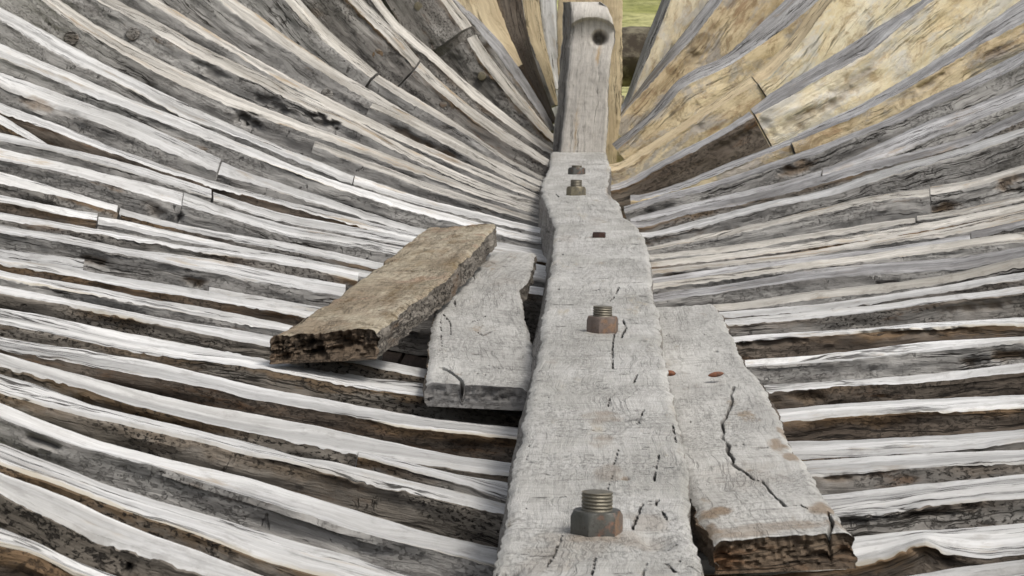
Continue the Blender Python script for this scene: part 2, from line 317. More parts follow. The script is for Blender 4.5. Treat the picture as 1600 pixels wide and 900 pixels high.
RIGHT = [
 dict(ya=1080, U=[(1700, 935), (1500, 962), (1300, 1000)], L=[(1700, 960), (1500, 990), (1300, 1020)]),
 dict(ya=985, U=[(1600, 896), (1500, 910), (1300, 940)], L=[(1600, 915), (1500, 930), (1300, 957)]),
 dict(ya=935, U=[(1600, 873), (1517, 883), (1417, 898), (1300, 908)], L=[(1600, 889), (1517, 900), (1417, 914), (1300, 922)]),
 dict(ya=872, U=[(1600, 813), (1450, 827), (1330, 837), (1200, 853)], L=[(1600, 858), (1540, 866), (1480, 858), (1447, 840), (1420, 852), (1383, 868), (1310, 884), (1200, 894)], s='side_d', brown=1, sm=4, note='peaked knot breaking its lower edge'),
 dict(ya=812, U=[(1600, 737), (1450, 752), (1290, 771), (1200, 785)], L=[(1600, 773), (1450, 784), (1400, 795), (1310, 804), (1200, 815)], brown=1, note='wide bleached face split by a long crack'),
 dict(ya=757, U=[(1600, 700), (1483, 703), (1383, 710), (1253, 721), (1150, 733)], L=[(1600, 717), (1483, 725), (1383, 731), (1270, 741), (1150, 752)], s='side', brown=1),
 dict(ya=717, U=[(1600, 670), (1450, 678), (1317, 687), (1230, 689), (1120, 700)], L=[(1600, 688), (1450, 702), (1317, 708), (1250, 712), (1120, 718)], note='twin face with a crack down its middle'),
 dict(ya=657, U=[(1600, 615), (1450, 622), (1300, 632), (1207, 640), (1100, 648)], L=[(1600, 633), (1450, 638), (1300, 648), (1213, 653), (1100, 661)], s='side_d'),
 dict(ya=617, U=[(1600, 566), (1467, 582), (1317, 594), (1200, 601), (1100, 609)], L=[(1600, 577), (1467, 591), (1317, 600), (1200, 607), (1100, 616)], s='side_d', brown=1),
 dict(ya=582, U=[(1600, 525), (1450, 534), (1283, 553), (1160, 563), (1060, 574)], L=[(1600, 532), (1450, 545), (1283, 562), (1160, 569), (1060, 580)], s='side_g', note='pale smooth side'),
 dict(ya=543, U=[(1600, 496), (1450, 503), (1350, 512), (1150, 525), (1050, 534)], L=[(1600, 505), (1450, 510), (1350, 518), (1150, 531), (1050, 540)], s='side_d', brown=1),
 dict(ya=514, U=[(1600, 447), (1483, 460), (1350, 478), (1250, 490), (1150, 498), (1050, 508)], L=[(1600, 454), (1483, 467), (1350, 485), (1250, 496), (1150, 503), (1050, 513)], s='side', brown=1),
 dict(ya=502, U=[(1600, 423), (1483, 443), (1383, 460), (1283, 475), (1150, 487), (1050, 496)], L=[(1600, 434), (1483, 452), (1383, 467), (1283, 480), (1150, 492), (1050, 501)], s='side'),
 dict(f='face_m', ya=488, U=[(1600, 400), (1483, 428), (1383, 441), (1250, 455), (1150, 473), (1040, 483)], L=[(1600, 412), (1483, 437), (1383, 452), (1250, 466), (1150, 480), (1040, 489)], s='side_g'),
 dict(ya=465, U=[(1600, 384), (1500, 402), (1400, 408), (1300, 417), (1150, 440), (1040, 456)], L=[(1600, 399), (1500, 419), (1400, 424), (1300, 428), (1150, 450), (1040, 464)], s='side_g', f='face_g', note='twisted splintery face'),
 dict(f='face_m', ya=447, U=[(1600, 362), (1483, 378), (1350, 397), (1217, 413), (1150, 424), (1030, 441)], L=[(1600, 373), (1483, 387), (1350, 405), (1217, 421), (1150, 430), (1030, 446)], s='side_g'),
 dict(ya=436, U=[(1600, 343), (1517, 362), (1383, 382), (1283, 395), (1150, 412), (1025, 430)], L=[(1600, 350), (1517, 369), (1383, 389), (1283, 402), (1150, 419), (1025, 435)], s='side', f='face_g', cuts=[(1515, 1518)]),
 dict(f='face_m', ya=424, U=[(1600, 326), (1483, 356), (1430, 365), (1383, 370), (1283, 388), (1150, 405), (1020, 419)], L=[(1600, 343), (1483, 366), (1430, 374), (1383, 381), (1283, 396), (1150, 411), (1020, 424)], s='side_g'),
 dict(f='face_m', ya=413, U=[(1600, 315), (1483, 341), (1367, 361), (1283, 375), (1150, 393), (1017, 408)], L=[(1600, 325), (1483, 350), (1367, 369), (1283, 384), (1150, 400), (1017, 413)], s='side', brown=1),
 dict(f='face_m', ya=397, U=[(1600, 305), (1500, 327), (1437, 336), (1363, 345), (1267, 361), (1150, 379), (1017, 394)], L=[(1600, 311), (1500, 334), (1437, 343), (1363, 352), (1267, 367), (1150, 386), (1017, 400)], s='side_g', cuts=[(1434, 1438)]),
 dict(f='face_m', ya=380, U=[(1600, 256), (1517, 280), (1455, 291), (1400, 296), (1317, 312), (1283, 322), (1150, 352), (1100, 362), (1010, 380)], L=[(1600, 266), (1517, 291), (1455, 302), (1400, 301), (1317, 318), (1283, 327), (1150, 357), (1100, 367), (1010, 385)], s='side_g', cuts=[(1452, 1458)], note='broad clean side ending in a squared butt'),
 dict(ya=360, U=[(1600, 198), (1483, 235), (1383, 262), (1300, 293), (1200, 314), (1150, 328), (1083, 345), (1003, 366)], L=[(1600, 208), (1483, 247), (1383, 276), (1300, 303), (1200, 323), (1150, 337), (1083, 353), (1003, 372)], s='side_g'),
 dict(ya=345, U=[(1600, 170), (1517, 210), (1450, 229), (1383, 247), (1283, 273), (1183, 300), (1083, 323), (990, 352)], L=[(1600, 184), (1517, 222), (1450, 240), (1383, 257), (1283, 284), (1200, 306), (1083, 332), (990, 358)], s='side', f='face_g'),
 dict(ya=330, U=[(1600, 130), (1533, 158), (1450, 187), (1400, 212), (1317, 252), (1233, 279), (1150, 297), (1060, 318), (985, 337)], L=[(1600, 157), (1517, 190), (1450, 218), (1400, 237), (1317, 263), (1233, 288), (1150, 306), (1060, 326), (985, 343)], s='side_g', f='face_g', cuts=[(1282, 1286)]),
 dict(ya=316, U=[(1600, 78), (1517, 122), (1450, 150), (1383, 188), (1283, 228), (1200, 254), (1117, 282), (1030, 306), (975, 322)], L=[(1600, 97), (1550, 122), (1483, 150), (1417, 184), (1333, 214), (1283, 236), (1200, 263), (1117, 290), (1030, 313), (975, 329)], f='face_g', s='side_g'),
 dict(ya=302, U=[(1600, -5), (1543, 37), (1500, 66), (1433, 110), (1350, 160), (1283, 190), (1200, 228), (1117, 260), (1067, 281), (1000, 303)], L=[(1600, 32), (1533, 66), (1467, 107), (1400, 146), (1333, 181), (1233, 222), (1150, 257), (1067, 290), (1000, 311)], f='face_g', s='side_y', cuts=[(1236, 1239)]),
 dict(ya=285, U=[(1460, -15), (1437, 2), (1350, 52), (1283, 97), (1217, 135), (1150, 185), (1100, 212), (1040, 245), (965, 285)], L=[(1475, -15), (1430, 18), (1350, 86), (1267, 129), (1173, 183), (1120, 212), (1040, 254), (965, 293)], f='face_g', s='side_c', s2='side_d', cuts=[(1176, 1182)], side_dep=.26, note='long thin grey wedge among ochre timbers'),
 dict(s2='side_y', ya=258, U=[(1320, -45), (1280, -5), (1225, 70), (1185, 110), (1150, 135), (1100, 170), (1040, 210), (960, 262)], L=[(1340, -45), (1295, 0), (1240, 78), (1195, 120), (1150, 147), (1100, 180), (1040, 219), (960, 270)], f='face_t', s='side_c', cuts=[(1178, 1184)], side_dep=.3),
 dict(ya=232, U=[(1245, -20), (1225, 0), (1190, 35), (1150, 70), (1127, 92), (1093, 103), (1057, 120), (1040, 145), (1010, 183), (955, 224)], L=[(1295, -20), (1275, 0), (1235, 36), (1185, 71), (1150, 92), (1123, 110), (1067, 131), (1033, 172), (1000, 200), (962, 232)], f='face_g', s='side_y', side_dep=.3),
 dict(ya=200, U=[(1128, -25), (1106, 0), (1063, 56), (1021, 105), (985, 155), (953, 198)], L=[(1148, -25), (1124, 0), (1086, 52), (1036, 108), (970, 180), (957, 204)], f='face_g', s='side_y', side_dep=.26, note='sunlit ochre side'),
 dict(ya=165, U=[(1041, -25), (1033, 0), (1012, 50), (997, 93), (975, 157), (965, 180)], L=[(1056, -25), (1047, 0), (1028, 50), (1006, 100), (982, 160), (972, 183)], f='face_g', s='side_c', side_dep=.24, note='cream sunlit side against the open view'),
]

def frame_noise(seed, s, amp, f=2.0):
    return amp*nz(s*f, seed*7.3, seed*1.7, 4)

FRAMES = {-1: [], 1: []}
def build_side(data, side):
    ds = [depth_of(r['ya']) for r in data]
    for i, r in enumerate(data):
        d = ds[i]; gap = (ds[i+1]-d) if i+1 < len(ds) else .15
        h = (r['ya']-42)*d/4000
        # width from the drawn stripe next to the keel
        dy = abs(r['L'][-1][1]-r['U'][-1][1])
        wd = d*d*dy/(4000*h) if h > .1 else .1
        wd = max(.035, min(.11, wd)); wd = min(wd, max(.03, gap*.72))
        k = 0 if d < 6 else min(.32, (d-6)*.07)
        U = list(r['U']); L = list(r['L'])
        xk = 862 if side < 0 else 985
        if r['ya'] < 300: xk = 872 if side < 0 else 952
        if not r.get('stop'):
            if (U[-1][0] < xk-4 if side < 0 else U[-1][0] > xk+4):
                U.append((xk, r['ya'])); dyl = abs(L[-1][1]-U[-2][1]) if abs(L[-1][0]-U[-2][0]) < 60 else 8
                L.append((xk, r['ya']+min(dyl, 22)))
        U = extend(U, side, r['ya']); L = extend(L, side, r['ya'])
        step = 5.0
        sm = r.get('sm', 22); a = smooth(resample(U, step), sm); n = len(a)-1
        b = resample(L, step); b = smooth([b[round(j*(len(b)-1)/n)] if len(b)-1 == n else None for j in range(n+1)], sm) if len(b)-1 == n else None
        if b is None:
            bb = smooth(resample(L, step), sm); b = []
            for j in range(n+1):
                f = j*(len(bb)-1)/n; q = int(f); f -= q
                b.append(bb[q].lerp(bb[min(q+1, len(bb)-1)], f))
        seed = i*3.1+(50 if side > 0 else 0)
        PU = []; PL = []
        for j in range(n+1):
            pu = at_depth(a[j].x, a[j].y, d+wd, k); pl = at_depth(b[j].x, b[j].y, d, k)
            PU.append(pu); PL.append(pl)
        # real ragged edges
        s = 0; ss = [0]
        for j in range(n): s += (PL[j+1]-PL[j]).length; ss.append(s)
        sc = d/4000
        for j in range(n+1):
            e = min(.006, 2.6*sc)
            PU[j] = PU[j]+Vector((0, 0, frame_noise(seed, ss[j], e*.7, 3.2)+frame_noise(seed+9, ss[j], e*.3, 40)))
            PL[j] = PL[j]+Vector((0, 0, frame_noise(seed+3, ss[j], e*.8, 3.5)+frame_noise(seed+5, ss[j], e*.55, 45)))
        # outward direction inside the frame plane
        dep = r.get('side_dep', .19 if d > 5.5 else .15)
        ND = []
        for j in range(n+1):
            t = PL[min(j+4, n)]-PL[max(j-4, 0)]; t.normalize()
            fw = Vector((0, 1, 0)); o = t.cross(fw)
            if o.z > 0: o = -o
            o = o.normalized(); ND.append(o)
        ND = [sum((ND[max(0, min(n, j+q))] for q in range(-5, 6)), Vector()).normalized() for j in range(n+1)]
        # inner profile rows
        ni = 14 if d < 6 else 9; nsd = 18
        stepH = (.004+.007*random.random())
        rows = []
        for j in range(n+1):
            ring = []; vs = []
            c1 = .55*min(.0045, max(0, nz(ss[j]*5, seed, 40, 2)-.05)*max(0, .25+nz(ss[j]*70, seed, 44, 3))*.05)
            c2 = .55*min(.0045, max(0, nz(ss[j]*4, seed, 60, 2)-.05)*max(0, .25+nz(ss[j]*60, seed, 64, 3))*.05)
            up = -ND[j]; W = (PU[j]-PL[j]); wl = W.length
            ch = min(.006, wl*.12)
            for q in range(ni+1):
                f = q/ni
                if q == 0: f = .0
                p = PL[j].lerp(PU[j], f)
                fr = nz(ss[j]*5+seed, f*wl*60, seed, 3)*.0022+nz(ss[j]*1.5, f*3, seed+4, 2)*.004*math.sin(math.pi*f)
                fth = .5+.9*nz(ss[j]*.9, seed, 80, 2)
                on = max(0, min(1, (nz(ss[j]*.8, seed, 90, 2)+.18)*6))
                rd = (-ch*.6 if q in (0, ni) else 0)-(c1 if q == 0 else c2 if q == ni else 0)-(stepH*on*max(0, min(1, (fth-f)*9)))
                ring.append(p+up*(fr+rd)); vs.append(f*wl)
            for q in (.3, 1):     # far side, unseen
                ring.append(PU[j]+ND[j]*dep*q+Vector((0, -.004, 0))); vs.append(wl+dep*q)
            for q in range(nsd, 0, -1):
                f = (q/nsd)**1.4; dd = dep*f
                bulge = nz(ss[j]*4+seed*2, dd*22, seed+1, 4)*.010*min(1, f*5+.25)+nz(ss[j]*16, dd*60, seed+2, 3)*.0035
                ring.append(PL[j]+ND[j]*(dd+ch*.4+(c1 if q == 1 else 0))+Vector((0, -bulge-.001, 0))); vs.append(-dd)
            rows.append((ring, vs, ss[j], b[j].x))
        m = len(rows[0][0])
        bottom = [PL[j]+ND[j]*dep for j in range(n+1)]
        FRAMES[side].append((d, k, wd, PL, ND, dep))
        # cut into timbers
        cuts = r.get('cuts', []); segs = []; j0 = 0
        for (c0, c1) in cuts:
            lo, hi = (min(c0, c1), max(c0, c1))
            idx = [j for j in range(n+1) if lo <= rows[j][3] <= hi]
            if not idx:
                j = min(range(n+1), key=lambda q: abs(rows[q][3]-c0)); idx = [j]
            segs.append((j0, max(j0+2, idx[0]))); j0 = max(idx[0], idx[-1]-(1 if len(idx) > 1 else 0))
        segs.append((j0, n))
        for si, (sa, sb) in enumerate(segs):
            sh = Vector((0, 0, 0))
            if si > 0: sh = Vector((0, (.012 if (i % 2) else -.008), -.006 if i % 3 else .003))
            V = []; F = []; MI = []; UV = []
            for j in range(sa, sb+1):
                rg = rows[j][0]
                if j == sa and si > 0: rg = [p.lerp(q_, .45) for p, q_ in zip(rg, rows[j+1][0])]
                V += [p+sh for p in rg]
            for jj in range(sb-sa):
                for q in range(m):
                    q2 = (q+1) % m
                    F.append((jj*m+q, jj*m+q2, (jj+1)*m+q2, (jj+1)*m+q))
                    s0, s1 = rows[sa+jj][2], rows[sa+jj+1][2]
                    v0, v1 = rows[sa+jj][1][q], rows[sa+jj][1][q2]; 
                    w0, w1 = rows[sa+jj+1][1][q], rows[sa+jj+1][1][q2]
                    UV.append(((s0, v0), (s0, v1), (s1, w1), (s1, w0)))
                    MI.append(0 if q < ni else 1)
            nb = len(V)-m
            for base in (0, nb):
                cen = sum((V[base+q] for q in range(m)), Vector())/m; V.append(cen); ci = len(V)-1
                for q in range(m):
                    q2 = (q+1) % m; F.append((base+q, base+q2, ci)); MI.append(2)
                    pa, pb = V[base+q], V[base+q2]
                    UV.append(((pa.z*.9+seed, pa.y), (pb.z*.9+seed, pb.y), (cen.z*.9+seed, cen.y)))
            smat = r.get('s', 'side')
            if si > 0 and 's2' in r or (side > 0 and 's2' in r and si == len(segs)-1): smat = r['s2']
            mats = [M[r.get('f', 'face')], M[smat], M['side_g']]
            o = mesh_obj('hull_rib', V, F, mats, MI, UV)
            # origin at the timber's own middle
            c = sum((v for v in V), Vector())/len(V)
            o.data.transform(Matrix.Translation(-c)); o.location = c
            r.setdefault('objs', []).append(o)
            r['rows'] = rows; r['d'] = d; r['k'] = k

build_side(LEFT, -1); build_side(RIGHT, 1)

ORD = ['first', 'second', 'third', 'fourth', 'fifth', 'sixth', 'seventh', 'eighth', 'ninth', 'tenth', 'eleventh', 'twelfth', 'thirteenth', 'fourteenth',
       'fifteenth', 'sixteenth', 'seventeenth', 'eighteenth', 'nineteenth', 'twentieth']
def ordn(i):
    if i < 20: return ORD[i]
    return 'twenty-'+ORD[i-20] if i < 29 else ('thirtieth' if i == 29 else ('thirty-'+ORD[i-30] if i < 39 else 'fortieth'))
def label_side(data, side, grp):
    n = len(data); vis = [r for r in data]
    sname = 'left' if side < 0 else 'right'
    for i, r in enumerate(data):
        if i < n*.62: where = '%s from the bottom on the %s' % (ordn(i), sname)
        else: where = '%s from the stem on the %s' % (ordn(n-1-i), sname)
        look = {'face': 'bleached', 'face_g': 'blue-grey', 'face_m': 'driftwood grey', 'face_t': 'cream', 'side_d': 'dark brown'}[r.get('f', 'face')]
        extra = (', '+r['note']) if r.get('note') else ''
        for si, o in enumerate(r['objs']):
            pc = ''
            if len(r['objs']) > 1: pc = ' outer half' if si == 0 else ' inner half'
            tx = '%s rib%s, %s%s' % (look, pc, where, extra if si == 0 else '')
            if len(tx.replace('-', ' ').split()) > 16: tx = '%s rib%s, %s' % (look, pc, where)
            tag(o, tx, 'rib', grp)
label_side(LEFT, -1, 'hull ribs on the left side'); label_side(RIGHT, 1, 'hull ribs on the right side')

# ------------------------------------------------------------------ outer planking under the ribs
def curve_at(fr, X):
    d, k, wd, PL, ND, dep = fr
    pts = [PL[j]+ND[j]*(dep+.012) for j in range(0, len(PL), 6)]
    pts.sort(key=lambda p: abs(p.x)); ax = [abs(p.x) for p in pts]
    if X <= ax[0]: z = pts[0].z
    elif X >= ax[-1]:
        a, b = pts[-8 if len(pts) > 8 else 0], pts[-1]; z = b.z+(X-ax[-1])*(b.z-a.z)/max(.02, abs(b.x)-abs(a.x))*1.0
        z = min(z, b.z+1.2)
    else:
        for q in range(len(ax)-1):
            if ax[q] <= X <= ax[q+1]:
                z = pts[q].z+(pts[q+1].z-pts[q].z)*(X-ax[q])/max(1e-5, ax[q+1]-ax[q]); break
    return z
for side in (-1, 1):
    frs = [f for f in sorted(FRAMES[side], key=lambda f: f[0]) if f[0] < (10.9 if side < 0 else 9.6)]
    frs = [f for j, f in enumerate(frs) if j % 3 == 0 and abs(f[3][-1].x-f[3][0].x) > .45]
    xs = [.06, .24, .42, .60, .79, .98, 1.18, 1.4, 1.64, 1.9]
    for q in range(len(xs)-1):
        V = []; F = []; UV = []; prev = []
        cols = []
        for f in frs:
            reach = max(abs(p.x) for p in f[3])
            if reach < xs[q+1]-.1: continue
            rowp = []
            for X in (xs[q]+.004, (xs[q]+xs[q+1])/2, xs[q+1]-.004):
                z = min(curve_at(g, X) for g in frs if abs(g[0]-f[0]) < .9)
                rowp.append(Vector((side*X, f[0]+f[1]*X, z-.01)))
            cols.append(rowp)
        if len(cols) < 3: continue
        cols.insert(0, [p+Vector((0, -.9, 0)) for p in cols[0]])
        for c in cols:
            V += c + [p+Vector((0, 0, -.03)) for p in reversed(c)]
        for j in range(len(cols)-1):
            for t in range(6):
                t2 = (t+1) % 6; F.append((j*6+t, j*6+t2, j*6+6+t2, j*6+6+t))
                y0, y1 = cols[j][0].y, cols[j+1][0].y; UV.append(((y0, t*.08), (y0, t*.08+.08), (y1, t*.08+.08), (y1, t*.08)))
        F.append((0, 1, 2, 3, 4, 5)); UV.append(((0, 0),)*6); e = len(V)-6; F.append(tuple(e+t for t in range(6))); UV.append(((0, 0),)*6)
        o = mesh_obj('hull_plank', V, F, [M['strake']], None, UV)
        tag(o, 'dark outer hull plank beneath the ribs, %s out from the keel on the %s side' % (ordn(q), 'left' if side < 0 else 'right'), 'hull plank', 'outer planking under the ribs')

# ------------------------------------------------------------------ lofted timbers (keelson, loose planks, stem)
def poly_y(P, y):
    P = sorted(P, key=lambda p: p[1])
    if y <= P[0][1]: return P[0][0]
    for (x0, y0), (x1, y1) in zip(P, P[1:]):
        if y0 <= y <= y1: return x0+(x1-x0)*(y-y0)/(y1-y0)
    return P[-1][0]
def loft(name, rows, thick, mats, nc=24, amp=.003, edge_amp=.004, seed=0, down=Vector((0, 0, -1)), side_off=None, ends=(True, True), sink=None, holes=(), nt_rows=6, end_rag=.0, parent=None, marks=(), stains=(), rag_front=True):
    MKS = []; STS = []
    gap_dirs = None
    """rows: list of (left, right) 3D points along the timber; makes a closed slab. mats: top, side, end"""
    V = []; F = []; MI = []; UV = []; n = len(rows)
    s = 0; S = [0]
    for j in range(n-1): s += ((rows[j+1][0]+rows[j+1][1])/2-(rows[j][0]+rows[j][1])/2).length; S.append(s)
    ringlen = None
    for j, (l, r) in enumerate(rows):
        wv = r-l; wl = wv.length; wd = wv.normalized(); ring = []
        tl = nz(S[j]*7, seed, 1, 4)*edge_amp+nz(S[j]*38, seed, 5, 3)*edge_amp*.5
        tr = nz(S[j]*7, seed, 11, 4)*edge_amp+nz(S[j]*38, seed, 15, 3)*edge_amp*.5
        l2 = l+wd*tl; r2 = r+wd*tr
        so = side_off(j/(n-1)) if side_off else (0, 0)
        for q in range(nc+1):
            f = q/nc
            p = l2.lerp(r2, f)
            e = min(f, 1-f)*wl
            z = nz(S[j]*6, f*wl*10, seed, 4)*amp+nz(S[j]*45, f*wl*60, seed+3, 3)*amp*.35
            z -= .006*max(0, 1-e/.012)**2
            if sink: z += sink(S[j], f, p)
            mkv = 0; stv = 0
            for (pl, hw, dp) in marks:
                hw = hw*.38
                if not (min(a_.y for a_ in pl)-.08 < p.y < max(a_.y for a_ in pl)+.08): continue
                dm = 9
                for a_, b_2 in zip(pl, pl[1:]):
                    ab = b_2-a_; t_ = max(0, min(1, (p-a_).dot(ab)/max(1e-9, ab.length_squared))); dm = min(dm, (p-a_-ab*t_).length)
                if dm < .06:
                    hh = hw*(1+.8*nz(p.x*60, p.y*25, seed, 3)); v_ = max(0, min(1, (hh*1.9-dm)/max(1e-4, hh*1.2)))*max(0, min(1, .95+.9*nz(p.x*60, p.y*12, seed+8, 3)))
                    if v_ > mkv: mkv = v_
                    z -= dp*v_
            for (c_, rx, ry, am) in stains:
                qq = ((p.x-c_.x)/rx)**2+((p.y-c_.y)/ry)**2+((p.z-c_.z)/ry)**2
                if qq < 3: stv = max(stv, am*max(0, min(1, 1.25-qq+nz(p.x*40, p.y*18, seed, 4)*1.2)))
            MKS.append(mkv); STS.append(stv)
            ring.append((p-down*z, S[j], f*wl))
        MKS += [0]*(2*nt_rows); STS += [0]*(2*nt_rows)
        for q in range(1, nt_rows+1):
            f = q/nt_rows
            b = nz(S[j]*9, f*3+seed, 21, 4)*.006
            ring.append((r2+down*(thick*f+.004)+wd*(b+so[1]*f), S[j], wl+thick*f))
        for q in range(nt_rows, 0, -1):
            f = q/nt_rows
            b = nz(S[j]*9, f*3+seed, 31, 4)*.006
            ring.append((l2+down*(thick*f+.004)+wd*(b-so[0]*f), S[j], -thick*f))
        ringlen = len(ring)
        if end_rag and (j < 1 or j > n-2):
            ring2 = []
            dirv = (rows[1][0]-rows[0][0]).normalized()
            for (p, a, b_) in ring: ring2.append((p+dirv*nz((p-l).dot(wd)*34, (p-l).dot(down)*45, seed+(0 if j < 1 else 9), 4)*end_rag, a, b_))
            ring = ring2
        rows_uv = [(a, b_) for (_, a, b_) in ring]
        V += [p for (p, _, _) in ring]
        if j == 0: L0 = (l, wd)
        L1 = (l, wd)
        if j == 0: UVr = []
        UVr.append(rows_uv)
    m = ringlen
    for j in range(n-1):
        for q in range(m):
            q2 = (q+1) % m
            F.append((j*m+q, j*m+q2, (j+1)*m+q2, (j+1)*m+q)); MI.append(0 if q < nc else 1)
            b0, b1 = UVr[j][q][1], UVr[j][q2][1]
            c0, c1 = UVr[j+1][q][1], UVr[j+1][q2][1]
            UV.append(((S[j], b0), (S[j], b1), (S[j+1], c1), (S[j+1], c0)))
    # end caps: a few rows across so they can be rough
    for base, jj in ((0, 0), ((n-1)*m, n-1)):
        top = [base+q for q in range(nc+1)]
        bot = [base+m-nt_rows if q == 0 else None for q in range(nc+1)]
        bl = base+nc+nt_rows+1; br = base+nc+nt_rows
        inner = []
        lays = [top]
        dirv = (rows[1][0]-rows[0][0]).normalized()*(-1 if jj == 0 else 1)
        for t in range(1, nt_rows):
            lay = [base+m-t]
            for q in range(1, nc):
                a = V[base+m-t]; b_ = V[base+nc+t]
                l_, wd_ = L0 if jj == 0 else L1
                fr0 = (1-t/nt_rows)*0; pp = a.lerp(b_, q/nc); top_ = V[top[q]]; bo_ = V[bl].lerp(V[br], q/nc); flat = top_.lerp(bo_, t/nt_rows)
                depth_ = -abs(nz((pp-l_).dot(wd_)*26, (pp-l_).dot(down)*60, seed+5, 5))*end_rag*1.6*math.sin(math.pi*t/nt_rows)
                V.append(flat+dirv*depth_); lay.append(len(V)-1)
            lay.append(base+nc+t); lays.append(lay)
        lay = [bl]
        for q in range(1, nc): V.append(V[bl].lerp(V[br], q/nc)); lay.append(len(V)-1)
        lay.append(br); lays.append(lay)
        for t in range(nt_rows):
            for q in range(nc):
                F.append((lays[t][q], lays[t][q+1], lays[t+1][q+1], lays[t+1][q])); MI.append(2)
                uu = wl/nc; tt = thick/nt_rows; UV.append(((q*uu, t*tt), (q*uu+uu, t*tt), (q*uu+uu, t*tt+tt), (q*uu, t*tt+tt)))
    o = mesh_obj(name, V, F, mats, MI, UV, parent)
    if marks or stains:
        for nm, arr in (('mark', MKS), ('stain', STS)):
            at = o.data.attributes.new(nm, 'FLOAT', 'POINT'); arr = arr+[0]*(len(V)-len(arr)); at.data.foreach_set('value', arr)
    return o

# keelson
KL = [(862, 236), (858, 262), (846, 285), (848, 307), (856, 328), (867, 353), (863, 397), (857, 443), (848, 487), (844, 527), (830, 600), (810, 693), (795, 760), (783, 833), (770, 900), (748, 1000), (715, 1150)]
KR = [(947, 240), (954, 260), (948, 299), (968, 316), (974, 337), (994, 350), (1008, 373), (1017, 410), (1019, 457), (1030, 487), (1034, 540), (1047, 600), (1063, 667), (1075, 733), (1076, 787), (1097, 900), (1120, 1000), (1150, 1150)]
rows = []; y = 237.0
while y < 1150:
    rows.append((on_level(poly_y(KL, y), y, .5), on_level(poly_y(KR, y), y, .5))); y += .9+(y-237)*.0016
def ks(f):      # the left side spreads outwards below the narrow stretch near the bow
    ff = 0
    return (max(0, .03*math.exp(-((f-.42)/.32)**2)), .0)
HOL = [(1030, 846, .016, .012), (1012, 838, .009, .006), (796, 890, .012, .012), (977, 745, .008, .005), (785, 765, .01, .01)]
HP = [(on_level(a, b, .5), r_, dp) for a, b, r_, dp in HOL]
def ksink(S, f, p):
    z = 0
    for (c, r_, dp) in HP:
        q = ((p.x-c.x)/r_)**2+((p.y-c.y)/(r_*2.4))**2
        if q < 4: z -= dp*math.exp(-q*1.5)
    return z
def mk(pts, hw, dp, f): return ([f(*p) for p in pts], hw, dp)
lv = lambda a, b: on_level(a, b, .5)
KM = [mk(p, h_, d_, lv) for p, h_, d_ in [
    ([(965, 505), (958, 530), (957, 552), (957, 575)], .0016, .004), ([(973, 498), (978, 512), (970, 528)], .002, .005), 
    ([(960, 462), (952, 470)], .002, .003), ([(968, 448), (962, 458)], .0016, .003), ([(995, 585), (990, 600)], .001, .003),
    ([(1006, 640), (996, 663)], .0010, .003), ([(966, 703), (959, 724)], .0010, .003), 
    ([(1031, 708), (1026, 725), (1022, 750)], .0008, .003), ([(1004, 787), (996, 806), (988, 826)], .0012, .004),
    ([(879, 835), (868, 862), (853, 886)], .0008, .003), ([(1013, 843), (1025, 852), (1040, 850), (1055, 848)], .0026, .008), ([(1028, 782), (1024, 790)], .0018, .004),
    ([(830, 790), (815, 800)], .0007, .002), ([(776, 888), (795, 885), (808, 888)], .0020, .006), ([(1035, 800), (1042, 812)], .0014, .003), ([(1010, 880), (1003, 900)], .0016, .004),
    ([(827, 695), (822, 720)], .0006, .002), ([(958, 740), (940, 790)], .0006, .002), ([(950, 635), (953, 622)], .0008, .002), ([(1050, 660), (1056, 690)], .0008, .003),
    ([(868, 303), (873, 308)], .003, .004), ([(868, 397), (890, 398)], .0015, .003), ([(930, 452), (937, 453)], .002, .003), ([(868, 451), (880, 452)], .002, .003), ([(925, 900), (930, 870)], .0007, .002),
    ([(926, 615), (938, 616)], .0010, .003), ([(1040, 880), (1055, 895)], .002, .005), ([(1060, 875), (1062, 877)], .002, .005)]]
KS = [(lv(a, b), rx, ry, am) for a, b, rx, ry, am in [(942, 652, .026, .05, .45), (938, 690, .016, .05, .5), (950, 737, .018, .06, .35), (978, 745, .005, .018, .95), (932, 838, .034, .034, .55), (941, 519, .032, .035, .4), (936, 371, .03, .03, .4), (900, 305, .03, .03, .35), (866, 564, .012, .04, .25), (905, 845, .04, .06, .22),  # painted rings at the nut feet mix contact shadow and rust
     (1010, 815, .02, .05, .3), (990, 846, .03, .05, .35), (890, 372, .02, .15, .2), (930, 345, .02, .15, .2), (952, 300, .012, .3, .5), (860, 870, .03, .06, .22), (845, 880, .02, .05, .2)]]
keelson = loft('keelson', rows, .13, [M['keel'], M['keel_s'], M['end']], nc=120, amp=.0020, edge_amp=.0045, seed=2.2, side_off=ks, sink=ksink, end_rag=.006, marks=KM, stains=KS)
tag(keelson, 'long pale grey timber beam running up the middle, studded with big nuts', 'beam')

